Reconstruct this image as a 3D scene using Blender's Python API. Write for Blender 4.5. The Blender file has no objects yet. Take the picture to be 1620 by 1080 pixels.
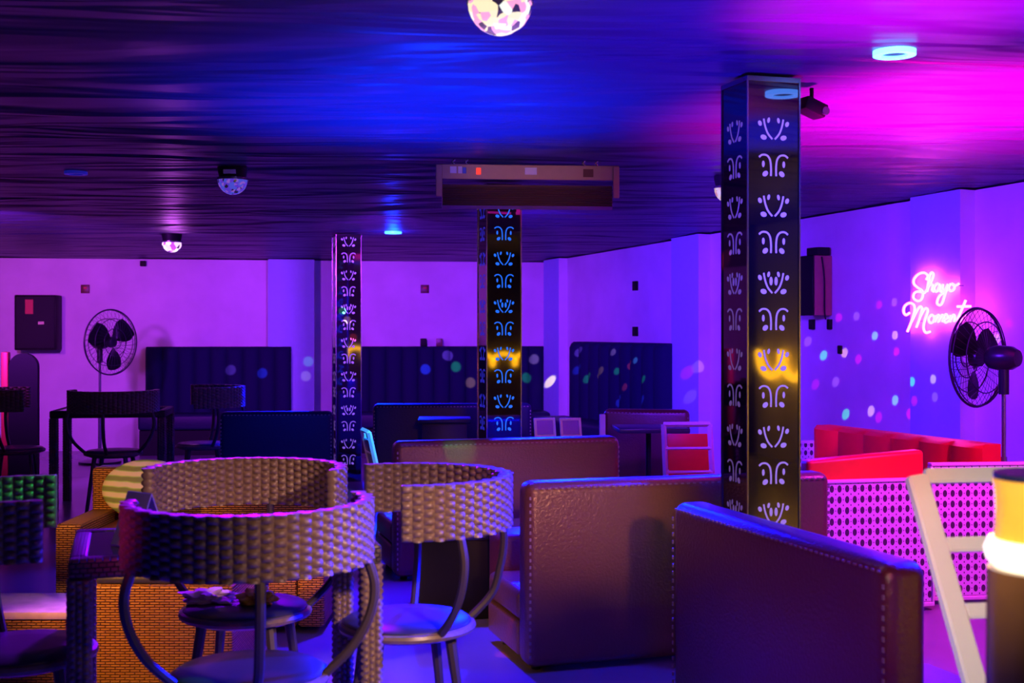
import bpy, bmesh, math, random
from mathutils import Vector, Matrix, noise
random.seed(7)
SC = bpy.context.scene
COL = SC.collection
PI = math.pi
R = math.radians
F = 2000.0; EYE = 1.30; HOR = 521.0
TH = R(16.5)                       # the building's grid against the view axis

def P(px, py, Y):                  # a measured picture point at a known distance -> place
    return Vector(((px-810)*Y/F, Y, EYE+(HOR-py)*Y/F))
def zc(Y): return 2.352-0.0217*Y   # ceiling height

# ------------------------------------------------------------------ materials
def newmat(name):
    m = bpy.data.materials.new(name); m.use_nodes = True
    nt = m.node_tree; b = nt.nodes['Principled BSDF']
    return m, nt, b
def mat(name, col, rough=.5, metal=0, spec=.5, emit=None, es=0, coat=0, noise_amt=0, bump=0, nscale=20):
    m, nt, b = newmat(name)
    b.inputs['Base Color'].default_value = (*col, 1)
    b.inputs['Roughness'].default_value = rough
    b.inputs['Metallic'].default_value = metal
    b.inputs['Specular IOR Level'].default_value = spec
    b.inputs['Coat Weight'].default_value = coat
    if emit:
        b.inputs['Emission Color'].default_value = (*emit, 1)
        b.inputs['Emission Strength'].default_value = es
    if noise_amt or bump:
        tc = nt.nodes.new('ShaderNodeTexCoord')
        nz = nt.nodes.new('ShaderNodeTexNoise'); nz.inputs['Scale'].default_value = nscale
        nz.inputs['Detail'].default_value = 6
        nt.links.new(tc.outputs['Object'], nz.inputs['Vector'])
        if noise_amt:
            r = nt.nodes.new('ShaderNodeMapRange')
            r.inputs['To Min'].default_value = 1-noise_amt; r.inputs['To Max'].default_value = 1+noise_amt
            nt.links.new(nz.outputs['Fac'], r.inputs['Value'])
            v = nt.nodes.new('ShaderNodeVectorMath'); v.operation = 'SCALE'
            v.inputs[0].default_value = col
            nt.links.new(r.outputs[0], v.inputs['Scale'])
            nt.links.new(v.outputs[0], b.inputs['Base Color'])
        if bump:
            bp = nt.nodes.new('ShaderNodeBump'); bp.inputs['Strength'].default_value = bump
            bp.inputs['Distance'].default_value = .01
            nt.links.new(nz.outputs['Fac'], bp.inputs['Height'])
            nt.links.new(bp.outputs[0], b.inputs['Normal'])
    return m
def wicker(name, c1, c2, gap, bw=.03, rh=.009, rough=.45):
    m, nt, b = newmat(name)
    uv = nt.nodes.new('ShaderNodeUVMap'); uv.uv_map = 'UVMap'
    br = nt.nodes.new('ShaderNodeTexBrick')
    br.inputs['Scale'].default_value = 1
    br.inputs['Brick Width'].default_value = bw; br.inputs['Row Height'].default_value = rh
    br.inputs['Mortar Size'].default_value = rh*(.16 if rh > .012 else .30); br.inputs['Mortar Smooth'].default_value = 1
    br.inputs['Color1'].default_value = (*c1, 1); br.inputs['Color2'].default_value = (*c2, 1)
    br.inputs['Mortar'].default_value = (*gap, 1)
    nt.links.new(uv.outputs[0], br.inputs['Vector'])
    nt.links.new(br.outputs['Color'], b.inputs['Base Color'])
    bp = nt.nodes.new('ShaderNodeBump'); bp.invert = True
    bp.inputs['Strength'].default_value = 1; bp.inputs['Distance'].default_value = .006
    nt.links.new(br.outputs['Fac'], bp.inputs['Height'])
    nt.links.new(bp.outputs[0], b.inputs['Normal'])
    b.inputs['Roughness'].default_value = rough
    return m
def cane(name, col, hole):
    m, nt, b = newmat(name)
    N = nt.nodes.new; L = nt.links.new
    uv = N('ShaderNodeUVMap'); uv.uv_map = 'UVMap'
    def dots(px, py, ox, oy, rx, ry):
        mp = N('ShaderNodeMapping')
        mp.inputs['Scale'].default_value = (1/px, 1/py, 1)
        mp.inputs['Location'].default_value = (ox, oy, 0)
        L(uv.outputs[0], mp.inputs['Vector'])
        fr = N('ShaderNodeVectorMath'); fr.operation = 'FRACTION'; L(mp.outputs[0], fr.inputs[0])
        sb = N('ShaderNodeVectorMath'); sb.operation = 'SUBTRACT'; sb.inputs[1].default_value = (.5, .5, 0); L(fr.outputs[0], sb.inputs[0])
        mu = N('ShaderNodeVectorMath'); mu.operation = 'MULTIPLY'; mu.inputs[1].default_value = (px/rx, py/ry, 0); L(sb.outputs[0], mu.inputs[0])
        ln = N('ShaderNodeVectorMath'); ln.operation = 'LENGTH'; L(mu.outputs[0], ln.inputs[0])
        lt = N('ShaderNodeMath'); lt.operation = 'LESS_THAN'; lt.inputs[1].default_value = 1; L(ln.outputs['Value'], lt.inputs[0])
        return lt
    a = dots(.038, .050, 0, 0, .0105, .0165)
    c = dots(.038, .050, .5, .5, .0028, .0045)
    d = dots(.038, .050, .5, 0, .0022, .003)
    mx = N('ShaderNodeMath'); mx.operation = 'MAXIMUM'; L(a.outputs[0], mx.inputs[0]); L(c.outputs[0], mx.inputs[1])
    mx2 = N('ShaderNodeMath'); mx2.operation = 'MAXIMUM'; L(mx.outputs[0], mx2.inputs[0]); L(d.outputs[0], mx2.inputs[1])
    mi = N('ShaderNodeMix'); mi.data_type = 'RGBA'
    mi.inputs['A'].default_value = (*col, 1); mi.inputs['B'].default_value = (*hole, 1)
    L(mx2.outputs[0], mi.inputs['Factor']); L(mi.outputs['Result'], b.inputs['Base Color'])
    bp = N('ShaderNodeBump'); bp.invert = True; bp.inputs['Strength'].default_value = .6; bp.inputs['Distance'].default_value = .004
    L(mx2.outputs[0], bp.inputs['Height']); L(bp.outputs[0], b.inputs['Normal'])
    b.inputs['Roughness'].default_value = .5
    return m
def disco(name, c1, c2, c3, strength, scale=34):
    m, nt, b = newmat(name)
    N = nt.nodes.new; L = nt.links.new
    tc = N('ShaderNodeTexCoord')
    vo = N('ShaderNodeTexVoronoi'); vo.inputs['Scale'].default_value = scale
    L(tc.outputs['Object'], vo.inputs['Vector'])
    se = N('ShaderNodeSeparateColor'); L(vo.outputs['Color'], se.inputs[0])
    cr = N('ShaderNodeValToRGB'); cr.color_ramp.interpolation = 'CONSTANT'
    e = cr.color_ramp.elements
    e[0].position = 0; e[0].color = (*c1, 1); e[1].position = .35; e[1].color = (*c2, 1)
    x = e.new(.7); x.color = (*c3, 1)
    x = e.new(.86); x.color = (.02, .01, .03, 1)
    L(se.outputs[0], cr.inputs[0])
    L(cr.outputs[0], b.inputs['Emission Color']); b.inputs['Emission Strength'].default_value = strength
    b.inputs['Base Color'].default_value = (.1, .1, .12, 1); b.inputs['Roughness'].default_value = .1
    return m

M = {}
M['wall'] = mat('painted_plaster', (.72, .70, .74), .62, noise_amt=.22, bump=.3, nscale=2.6)
M['wall_dim'] = mat('dark_plaster', (.03, .02, .03), .7, noise_amt=.1)
M['floor'] = mat('floor_tile', (.22, .20, .24), .25, noise_amt=.12, nscale=2)
M['ceiling'] = mat('satin_drape', (.085, .075, .10), .42, spec=.35, bump=.25, nscale=5)
def drape():
    m = mat('satin_drape', (.036, .034, .082), .42, spec=.32)
    nt = m.node_tree; b = nt.nodes['Principled BSDF']
    tc = nt.nodes.new('ShaderNodeTexCoord'); mp = nt.nodes.new('ShaderNodeMapping')
    mp.inputs['Scale'].default_value = (.55, 2.6, 1); mp.inputs['Rotation'].default_value = (0, 0, R(-9))
    nz = nt.nodes.new('ShaderNodeTexNoise'); nz.inputs['Scale'].default_value = .95; nz.inputs['Detail'].default_value = 2
    nz.inputs['Distortion'].default_value = 1.2
    nt.links.new(tc.outputs['Object'], mp.inputs['Vector']); nt.links.new(mp.outputs[0], nz.inputs['Vector'])
    bp = nt.nodes.new('ShaderNodeBump'); bp.inputs['Strength'].default_value = 1; bp.inputs['Distance'].default_value = .13
    nt.links.new(nz.outputs['Fac'], bp.inputs['Height']); nt.links.new(bp.outputs[0], b.inputs['Normal'])
    return m
M['ceiling'] = drape()
M['pillar'] = mat('mirror_polished_dark_steel', (.13, .09, .13), .035, metal=.95)
M['trim'] = mat('bright_steel_edge', (.34, .26, .40), .25, metal=1)
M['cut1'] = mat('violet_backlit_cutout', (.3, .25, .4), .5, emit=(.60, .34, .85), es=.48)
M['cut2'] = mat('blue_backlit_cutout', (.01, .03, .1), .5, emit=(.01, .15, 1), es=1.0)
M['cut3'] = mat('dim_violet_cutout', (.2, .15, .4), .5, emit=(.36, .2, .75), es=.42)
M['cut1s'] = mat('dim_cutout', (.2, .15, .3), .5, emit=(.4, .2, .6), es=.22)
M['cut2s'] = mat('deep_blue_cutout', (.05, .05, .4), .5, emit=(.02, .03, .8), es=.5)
M['leather'] = mat('brown_leather', (.17, .075, .045), .28, spec=.8, bump=.25, nscale=90, noise_amt=.15)
M['leather_dark'] = mat('oxblood_leather', (.13, .022, .028), .28, spec=.8, bump=.25, nscale=90, noise_amt=.15)
M['navy'] = mat('navy_leather', (.010, .012, .05), .45, spec=.3, bump=.15, nscale=60)
M['thread'] = mat('pale_thread', (.30, .24, .20), .6)
M['weave'] = mat('brown_wicker_strand', (.18, .118, .085), .38, spec=.6, noise_amt=.35, nscale=60)
M['wick_dark'] = wicker('dark_wicker', (.10, .07, .055), (.07, .05, .04), (.012, .009, .007), .019, .0125)
M['wick_orange'] = wicker('honey_wicker', (.62, .27, .06), (.50, .20, .045), (.06, .02, .006), .036, .0095)
M['rod'] = mat('bronze_painted_metal', (.07, .05, .045), .38, metal=.2, bump=.1)
M['seat'] = mat('dark_seat_vinyl', (.035, .03, .045), .34, noise_amt=.3)
M['glass'] = mat('dark_table_glass', (.02, .02, .03), .06, spec=.9)
M['black'] = mat('black_plastic', (.008, .008, .011), .55, spec=.18, noise_amt=.1)
M['rib'] = mat('ribbed_aluminium', (.30, .16, .17), .35, metal=.5)
M['grill'] = mat('black_grille', (.015, .015, .02), .6, bump=.6, nscale=260)
M['wood_side'] = mat('brown_cabinet_side', (.35, .16, .10), .5, noise_amt=.2)
M['white'] = mat('white_painted_wood', (.78, .74, .70), .42, noise_amt=.05)
M['red'] = mat('red_vinyl', (.75, .015, .02), .4, noise_amt=.06)
M['red_orange'] = mat('red_orange_cushion', (.85, .05, .015), .4, noise_amt=.06)
M['cane'] = cane('white_cane_webbing', (.80, .66, .78), (.06, .02, .07))
M['brownplate'] = mat('brown_lacquered_plate', (.42, .24, .18), .4, metal=.2, noise_amt=.1)
M['sticker'] = mat('pale_label', (.8, .72, .75), .6)
M['sticker_blue'] = mat('blue_label', (.1, .15, .6), .6)
M['redled'] = mat('red_indicator', (.5, .02, .01), .4, emit=(1, .04, .02), es=1.2)
M['redlabel'] = mat('red_label', (.6, .04, .05), .5)
M['neon'] = mat('neon_tube', (1, .5, .9), .4, emit=(1, .05, .58), es=17)
M['neon_y'] = mat('yellow_neon_tube', (1, .7, .1), .4, emit=(1, .66, .01), es=9.0)
M['ring'] = mat('lit_ring_diffuser', (.02, .05, .1), .4, emit=(.08, .36, 1), es=6)
M['ring2'] = mat('blue_ring_diffuser', (.02, .04, .1), .4, emit=(.03, .18, 1), es=7)
M['ring3'] = mat('faint_ring_diffuser', (.1, .1, .5), .4, emit=(.01, .015, .5), es=.35)
M['metal'] = mat('chromed_tube', (.4, .38, .45), .25, metal=.9)
M['fanblack'] = mat('fan_black', (.02, .02, .03), .3)
M['wire'] = mat('cage_wire', (.05, .04, .08), .35, metal=.5)
M['green'] = mat('striped_cushion_cloth', (.55, .62, .42), .8, noise_amt=.25, nscale=9)
def stripes():
    m = mat('striped_cushion_cloth', (.6, .6, .5), .8); nt = m.node_tree; b = nt.nodes['Principled BSDF']
    tc = nt.nodes.new('ShaderNodeTexCoord'); wv = nt.nodes.new('ShaderNodeTexWave'); wv.bands_direction = 'Z'
    wv.inputs['Scale'].default_value = 7; wv.inputs['Distortion'].default_value = 3; wv.inputs['Detail Scale'].default_value = .6
    cr = nt.nodes.new('ShaderNodeValToRGB'); e = cr.color_ramp.elements
    e[0].position = .2; e[0].color = (.22, .30, .12, 1); e[1].position = .45; e[1].color = (.35, .62, .16, 1)
    x = e.new(.75); x.color = (.75, .72, .62, 1)
    nt.links.new(tc.outputs['Object'], wv.inputs['Vector']); nt.links.new(wv.outputs['Fac'], cr.inputs[0]); nt.links.new(cr.outputs[0], b.inputs['Base Color'])
    return m
M['green'] = stripes()
M['banq'] = mat('navy_banquette_fabric', (.012, .011, .055), .8, spec=.08, bump=.2, nscale=40)
M['pier_blue_light'] = mat('pier_front_painted_light', (.40, .62, .85), .6, noise_amt=.06)  # bluer light on the pier fronts, put into the base colour
M['yellow'] = mat('yellow_foil_packet', (1, .66, .05), .3, noise_amt=.3, nscale=40, bump=.6)
M['cloth'] = mat('pink_white_cloth', (.75, .5, .62), .8, noise_amt=.4, nscale=18)
M['card'] = mat('glossy_card', (.30, .22, .6), .2)
M['amberglass'] = mat('amber_glass_glow', (.8, .45, .05), .25, emit=(1, .38, .01), es=.32, noise_amt=.5, nscale=12)
M['hot'] = mat('lamp_core', (1, .9, .7), .3, emit=(1, .86, .60), es=1.3)
M['amberbody'] = mat('dark_amber_lacquer', (.16, .07, .02), .25, spec=.6, noise_amt=.3, nscale=8)
M['socket'] = mat('maroon_socket_plate', (.12, .02, .02), .4)
M['d1'] = disco('crystal_dome_cream', (.95, .80, .50), (1, .35, .62), (.85, .9, .8), 1.15, 42)
M['d2'] = disco('crystal_dome_violet', (.16, .05, .9), (.10, .12, 1), (.4, .15, .9), .55, 60)
M['d3'] = disco('crystal_dome_pink', (.9, .5, 1), (.45, .05, .9), (1, .9, .9), 1.6, 24)
M['d4'] = disco('crystal_dome_gold', (.9, .6, .2), (.9, .7, .5), (.8, .3, .1), .7, 40)

# ------------------------------------------------------------------ mesh helpers
def uvbox(bm):
    lay = bm.loops.layers.uv.verify()
    for f in bm.faces:
        n = f.normal; ax = max(range(3), key=lambda i: abs(n[i]))
        for l in f.loops:
            c = l.vert.co
            l[lay].uv = ((c.y, c.z), (c.x, c.z), (c.x, c.y))[ax]
def obj(name, bm, m, parent=None, angle=38, loc=None, rotz=0):
    bm.normal_update()
    if not bm.loops.layers.uv.get('UVMap'):
        lay = bm.loops.layers.uv.new('UVMap')
        for f in bm.faces:
            n = f.normal; ax = max(range(3), key=lambda i: abs(n[i]))
            for l in f.loops:
                c = l.vert.co
                l[lay].uv = ((c.y, c.z), (c.x, c.z), (c.x, c.y))[ax]
    me = bpy.data.meshes.new(name); bm.to_mesh(me); bm.free()
    me.shade_smooth(); me.set_sharp_from_angle(angle=R(angle))
    me.materials.append(M[m] if isinstance(m, str) else m)
    o = bpy.data.objects.new(name, me); COL.objects.link(o)
    if parent is not None: o.parent = parent
    if loc is not None: o.location = loc
    if rotz: o.rotation_euler.z = rotz
    return o
def thing(name, label, cat, loc, rotz=0, group=None):
    o = bpy.data.objects.new(name, None); COL.objects.link(o)
    o.empty_display_size = .1
    o.location = loc; o.rotation_euler.z = rotz
    o['label'] = label; o['category'] = cat
    if group: o['group'] = group
    return o
def tag(o, label, cat, group=None, kind=None):
    if label: o['label'] = label
    if cat: o['category'] = cat
    if group: o['group'] = group
    if kind: o['kind'] = kind
    return o
def struct(o): o['kind'] = 'structure'; return o
def dup(root, loc, rotz, label, group=None, scale=None):
    r = root.copy(); COL.objects.link(r); r.location = loc; r.rotation_euler.z = rotz
    r['label'] = label
    if group: r['group'] = group
    if scale: r.scale = (scale,)*3
    for ch in list(root.children):
        c = ch.copy(); COL.objects.link(c); c.parent = r
        for g in ch.children:
            d = g.copy(); COL.objects.link(d); d.parent = c
    return r
def BM(): return bmesh.new()
def box(bm, x0, x1, y0, y1, z0, z1, bev=0, seg=2, mtx=None):
    t = bmesh.new()
    bmesh.ops.create_cube(t, size=1)
    bmesh.ops.scale(t, vec=(x1-x0, y1-y0, z1-z0), verts=t.verts)
    bmesh.ops.translate(t, vec=((x0+x1)/2, (y0+y1)/2, (z0+z1)/2), verts=t.verts)
    if bev: bmesh.ops.bevel(t, geom=t.edges[:], offset=bev, segments=seg, profile=.5, affect='EDGES')
    if mtx: bmesh.ops.transform(t, matrix=mtx, verts=t.verts)
    join(bm, t)
def join(bm, t):
    mp = {v: bm.verts.new(v.co) for v in t.verts}
    for f in t.faces:
        try: bm.faces.new([mp[v] for v in f.verts])
        except ValueError: pass
    t.free()
def catmull(pts, n=6, closed=False):
    pts = [Vector(p) for p in pts]; out = []
    N = len(pts)
    rng = N if closed else N-1
    for i in range(rng):
        if closed: p0, p1, p2, p3 = pts[(i-1) % N], pts[i], pts[(i+1) % N], pts[(i+2) % N]
        else: p0, p1, p2, p3 = pts[max(i-1, 0)], pts[i], pts[i+1], pts[min(i+2, N-1)]
        for k in range(n):
            t = k/n
            out.append(.5*((2*p1)+(-p0+p2)*t+(2*p0-5*p1+4*p2-p3)*t*t+(-p0+3*p1-3*p2+p3)*t**3))
    if not closed: out.append(pts[-1])
    return out
def tube(bm, pts, r, seg=8, closed=False, taper=None):
    pts = [Vector(p) for p in pts]; N = len(pts)
    rings = []; up = None
    for i, p in enumerate(pts):
        a = pts[(i-1) % N] if (closed or i > 0) else p
        b = pts[(i+1) % N] if (closed or i < N-1) else p
        t = (b-a)
        if t.length < 1e-9: t = Vector((0, 0, 1))
        t.normalize()
        if up is None:
            up = Vector((0, 0, 1)) if abs(t.z) < .9 else Vector((1, 0, 0))
        up = (up-t*up.dot(t))
        if up.length < 1e-6: up = t.orthogonal()
        up.normalize(); s = t.cross(up)
        rr = r if taper is None else r*(1+(taper-1)*i/(N-1))
        rings.append([bm.verts.new(p+(up*math.cos(2*PI*k/seg)+s*math.sin(2*PI*k/seg))*rr) for k in range(seg)])
    for i in range(N if closed else N-1):
        A, B = rings[i], rings[(i+1) % N]
        for k in range(seg):
            bm.faces.new((A[k], A[(k+1) % seg], B[(k+1) % seg], B[k]))
    if not closed:
        bm.faces.new(rings[0][::-1]); bm.faces.new(rings[-1])
def lathe(bm, prof, seg=24, mtx=None):
    t = bmesh.new(); rings = []
    for r, z in prof:
        if r < 1e-6: rings.append([t.verts.new((0, 0, z))])
        else: rings.append([t.verts.new((r*math.cos(2*PI*k/seg), r*math.sin(2*PI*k/seg), z)) for k in range(seg)])
    for A, B in zip(rings, rings[1:]):
        if len(A) == 1 and len(B) == 1: continue
        for k in range(seg):
            k2 = (k+1) % seg
            if len(A) == 1: t.faces.new((A[0], B[k2], B[k]))
            elif len(B) == 1: t.faces.new((A[k], A[k2], B[0]))
            else: t.faces.new((A[k], A[k2], B[k2], B[k]))
    if len(rings[0]) > 1: t.faces.new(rings[0][::-1])
    if len(rings[-1]) > 1: t.faces.new(rings[-1])
    bmesh.ops.recalc_face_normals(t, faces=t.faces[:])
    if mtx: bmesh.ops.transform(t, matrix=mtx, verts=t.verts)
    join(bm, t)
def prism(bm, poly, axis_from, axis_to):   # poly in xz, extruded in y
    a = [bm.verts.new((x, axis_from, z)) for x, z in poly]
    b = [bm.verts.new((x, axis_to, z)) for x, z in poly]
    n = len(poly)
    bm.faces.new(a); bm.faces.new(b[::-1])
    for i in range(n):
        bm.faces.new((a[i], b[i], b[(i+1) % n], a[(i+1) % n]))

# ------------------------------------------------------------------ the room
RW0 = Vector((.40, 13.95)); RT = Vector((.389, -.921)); RT.normalize(); RN = Vector((RT.y, -RT.x))  # RN points into the room
BW0 = Vector((-5.45, 13.45)); BW1 = Vector((.40, 14.09)); BT = (BW1-BW0).normalized(); BN = Vector((BT.y, -BT.x))
RROT = math.atan2(RT.y, RT.x); BROT = math.atan2(BT.y, BT.x)
def hit(px, base, tan, nrm, off=0):       # where a sight line meets a wall plane: distance along the wall
    b = base+nrm*off; k = (px-810)/F
    # b.x + s*tx = k*(b.y + s*ty)
    s = (k*b.y-b.x)/(tan.x-k*tan.y)
    return s, b+tan*s
def hitR(px, off=0): return hit(px, RW0, RT, RN, off)
def hitB(px, off=0): return hit(px, BW0, BT, BN, off)

def wallprism(name, p0, p1, out, m='wall', th=.2):
    p0 = Vector(p0); p1 = Vector(p1); o = Vector(out)*th
    bm = BM(); q = []
    for p in (p0, p1, p1+o, p0+o):
        q.append((bm.verts.new((p.x, p.y, 0)), bm.verts.new((p.x, p.y, zc(p.y)))))
    for i in range(4):
        a, b = q[i], q[(i+1) % 4]
        bm.faces.new((a[0], b[0], b[1], a[1]))
    bm.faces.new([x[1] for x in q]); bm.faces.new([x[0] for x in q][::-1])
    bmesh.ops.recalc_face_normals(bm, faces=bm.faces[:])
    return struct(obj(name, bm, m))
YF = -1.6
sR = (YF-RW0.y)/RT.y
RW1 = RW0+RT*sR
wallprism('wall_right', RW0, RW1, -RN)
LW = BW0-BT*1.2
wallprism('wall_back', LW, BW1+BT*.15, -BN)
wallprism('wall_left', (LW.x, YF), (LW.x, LW.y), (-1, 0))
wallprism('wall_front', (LW.x, YF), (RW1.x, YF), (0, -1), 'wall_dim')

bm = BM(); box(bm, LW.x-.2, RW1.x+.2, YF-.2, 14.4, -.1, 0)
struct(obj('floor', bm, 'floor'))

bm = BM()
nx, ny = 240, 260
x0, x1, y0, y1 = LW.x-.2, RW1.x+.2, YF-.2, 14.4
grid = []
for j in range(ny+1):
    row = []
    for i in range(nx+1):
        x = x0+(x1-x0)*i/nx; y = y0+(y1-y0)*j/ny
        w = noise.noise(Vector((x*.55+.25*y, y*3.1, 0)))*.012 + noise.noise(Vector((x*1.6-.5*y, y*7.5, 3.3)))*.006 \
            + noise.noise(Vector((x*1.1, y*1.1, 9)))*.008
        w2 = abs(w)*.5+.012*abs(noise.noise(Vector((x*.9+.8*max(0, x-1)*y*.12, y*5.5, 1.7))))+.010*(1-abs(noise.noise(Vector((x*.5-.35*y, y*1.9+x*.3, 5.7)))*2))
        row.append(bm.verts.new((x, y, zc(y)+.001+min(.02, max(0, w2)))))
    grid.append(row)
for j in range(ny):
    for i in range(nx):
        bm.faces.new((grid[j][i], grid[j+1][i], grid[j+1][i+1], grid[j][i+1]))
c = struct(obj('ceiling', bm, 'ceiling', angle=180))
sm = c.modifiers.new('thickness', 'SOLIDIFY'); sm.thickness = .02; sm.offset = -1

n = [0]
def pier(base, tan, nrm, pa, pb, off, rot):
    sa, _ = hit(pa, base, tan, nrm, off); sb, q = hit(pb, base, tan, nrm, off)
    a = base+tan*sa; b = base+tan*sb
    bm = BM(); Q = []
    for p in (a, b, b+nrm*off, a+nrm*off):
        Q.append((bm.verts.new((p.x, p.y, 0)), bm.verts.new((p.x, p.y, zc(p.y)))))
    for i in range(4):
        u, v = Q[i], Q[(i+1) % 4]; bm.faces.new((u[0], v[0], v[1], u[1]))
    bm.faces.new([x[1] for x in Q]); bm.faces.new([x[0] for x in Q][::-1])
    bmesh.ops.recalc_face_normals(bm, faces=bm.faces[:])
    n[0] += 1
    o_ = struct(obj('trim_%d' % n[0], bm, 'wall')); o_.data.materials.append(M['pier_blue_light'])
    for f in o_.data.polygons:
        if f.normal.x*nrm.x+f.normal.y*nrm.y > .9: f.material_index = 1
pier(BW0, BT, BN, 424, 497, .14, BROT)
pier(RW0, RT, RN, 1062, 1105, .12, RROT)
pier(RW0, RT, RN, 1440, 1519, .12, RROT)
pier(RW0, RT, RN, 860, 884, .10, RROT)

# ------------------------------------------------------------------ perforated pillars
def ribbon(bm, pts, w, y0, y1):
    pts = [Vector((p[0], p[1])) for p in catmull([(a, b, 0) for a, b in pts], 4)]
    L_, R_ = [], []
    for i, p in enumerate(pts):
        t = (pts[min(i+1, len(pts)-1)]-pts[max(i-1, 0)]).normalized(); nn = Vector((-t.y, t.x))*w/2
        L_.append(p+nn); R_.append(p-nn)
    for i in range(len(pts)-1):
        prism(bm, [tuple(L_[i]), tuple(L_[i+1]), tuple(R_[i+1]), tuple(R_[i])], y0, y1)
def leaf(bm, cx, cz, a, b, ang, y0, y1):
    poly = []
    for k in range(10):
        u = a*math.cos(2*PI*k/10); v = b*math.sin(2*PI*k/10)
        poly.append((cx+u*math.cos(ang)-v*math.sin(ang), cz+u*math.sin(ang)+v*math.cos(ang)))
    prism(bm, poly, y0, y1)
WP = .212
def fret(z_off):
    bm = BM(); y0, y1 = -.0012, .001
    s = .00050; sx = s*1.16
    def T(x, z): return ((x-455)*sx, -z*s)
    k = 0
    z = .05
    for k in range(-6, 5):
        zv = 1.473+z_off+.287*k; za = 1.625+z_off+.287*k
        if .06 < za < 2.06:
            for m_ in (1, -1):
                f = lambda x, zz: (m_*(x-455)*sx, za-(zz-800)*s)
                ribbon(bm, [f(352, 742), f(375, 724), f(408, 728), f(430, 760), f(437, 820), f(436, 880)], .0068, y0, y1)
                q = f(382, 792); leaf(bm, q[0], q[1], .0055, .0125, 0, y0, y1)
                q = f(396, 864); leaf(bm, q[0], q[1], .0125, .0095, m_*.7, y0, y1)
        if .06 < zv < 2.08:
            wv = (k % 3 == 0)
            for m_ in (1, -1):
                f = lambda x, zz: (m_*(x-455)*sx, zv-(zz-530)*s)
                ribbon(bm, [f(385, 455), f(395, 510), f(415, 565), f(446, 605)], .0066, y0, y1)
                q = f(358, 490); leaf(bm, q[0], q[1], .0075, .0105, m_*.4, y0, y1)
                q = f(384, 593); leaf(bm, q[0], q[1], .013, .0095, m_*-.3, y0, y1)
                q = f(420, 465); leaf(bm, q[0], q[1], .0055, .0105, m_*-.2, y0, y1)
                if wv:
                    q = f(437, 515); leaf(bm, q[0], q[1], .0065, .0165, 0, y0, y1)
    return bm
def pillar(corner, label, z_off, mf, ms):
    cx, cy = corner
    H = zc(cy+.3)
    t = thing('perforated_pillar', label, 'pillar', (cx, cy, 0), TH, 'mirror dark pillars with cut ornament')
    bm = BM(); box(bm, 0, WP, 0, WP, 0, H-.004, .002, 1); obj('mirror_casing', bm, 'pillar', t)
    for i, (x, y, a) in enumerate(((WP/2, 0, 0), (0, WP/2, -PI/2), (WP/2, WP, PI), (WP, WP/2, PI/2))):
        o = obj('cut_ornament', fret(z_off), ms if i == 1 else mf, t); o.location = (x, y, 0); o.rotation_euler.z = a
    for (x, y) in ((0, 0), (WP, 0), (0, WP), (WP, WP)):
        bm = BM(); sx = -.0015 if x == 0 else .0015; sy = -.0015 if y == 0 else .0015
        box(bm, x-.003+sx, x+.003+sx, y-.003+sy, y+.003+sy, 0, H-.004); obj('corner_trim', bm, 'trim', t)
    bm = BM(); box(bm, -.004, WP+.004, -.004, WP+.004, H-.02, H-.002); obj('top_collar', bm, 'trim' if corner[0] > .5 else 'pillar', t)
    return t
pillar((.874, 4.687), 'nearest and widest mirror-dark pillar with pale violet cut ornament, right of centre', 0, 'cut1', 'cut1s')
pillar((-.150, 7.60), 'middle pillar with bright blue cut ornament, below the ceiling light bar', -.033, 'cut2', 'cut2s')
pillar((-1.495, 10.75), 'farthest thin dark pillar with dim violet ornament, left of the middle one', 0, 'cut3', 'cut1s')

# ------------------------------------------------------------------ sofas
def sofa(label, loc, rotz, length, mb='leather', h=.72, seat=True, th=.13, name='leather_sofa', cat='sofa', group='low leather sofas'):
    t = thing(name, label, cat, loc, rotz, group)
    bm = BM(); box(bm, 0, length, 0, th, .02, h, .04, 5)
    for v in bm.verts:      # soft crown on the top edge
        if v.co.z > h-.04:
            u = v.co.x/length; v.co.z += .012*math.sin(PI*u)
    obj('backrest', bm, mb, t)
    for x in (.012, length-.012):
        bm = BM(); z = .06
        while z < h-.05:
            box(bm, x-.004, x+.004, -.002, .002, z, z+.012); z += .026
        obj('stitching', bm, 'thread', t)
    bm = BM(); x = .03
    while x < length-.03:
        box(bm, x, x+.012, -.002, .002, h-.024, h-.018); x += .026
    obj('stitching', bm, 'thread', t)
    if seat:
        bm = BM(); box(bm, 0, length, th+.001, .56, .04, .17, .015, 3); obj('seat_base', bm, mb, t)
        for k in range(2):
            bm = BM(); w = length/2
            box(bm, k*w+.003, (k+1)*w-.003, th+.002, .57, .172, .29, .03, 4); obj('seat_cushion', bm, mb, t)
        for x in (.06, length-.06):
            for y in (.08, .48):
                bm = BM(); lathe(bm, [(.018, 0), (.022, .045)], 10, Matrix.Translation((x, y, 0))); obj('foot', bm, 'black', t)
    return t
SF = 'low leather sofas seen from behind'
sofa('near oxblood leather sofa back slanting across the lower right with blue-lit top edge', (.537, 4.26, 0), R(-71.5), 1.21, 'leather_dark', group=SF)
sofa('brown stitched leather sofa back directly behind the nearest pillar', (.057, 4.755, 0), TH, 1.29, 'leather', group=SF)
sofa('brown leather sofa with rounded corners, centre, below the blue pillar', (-.60, 6.50, 0), TH, 1.24, 'leather', group=SF)
sofa('dark navy sofa back at left, just left of the farthest pillar', (-2.05, 8.85, 0), R(4), .79, 'navy', group=SF)
sofa('far navy sofa back with bright blue top edge, behind the blue pillar', (-1.08, 9.80, 0), R(4), 1.24, 'navy', group=SF)
sofa('small purple-dark sofa back behind the pedestal table near the right banquette', (.66, 9.15, 0), R(-8), .62, 'leather_dark', group=SF)

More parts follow.
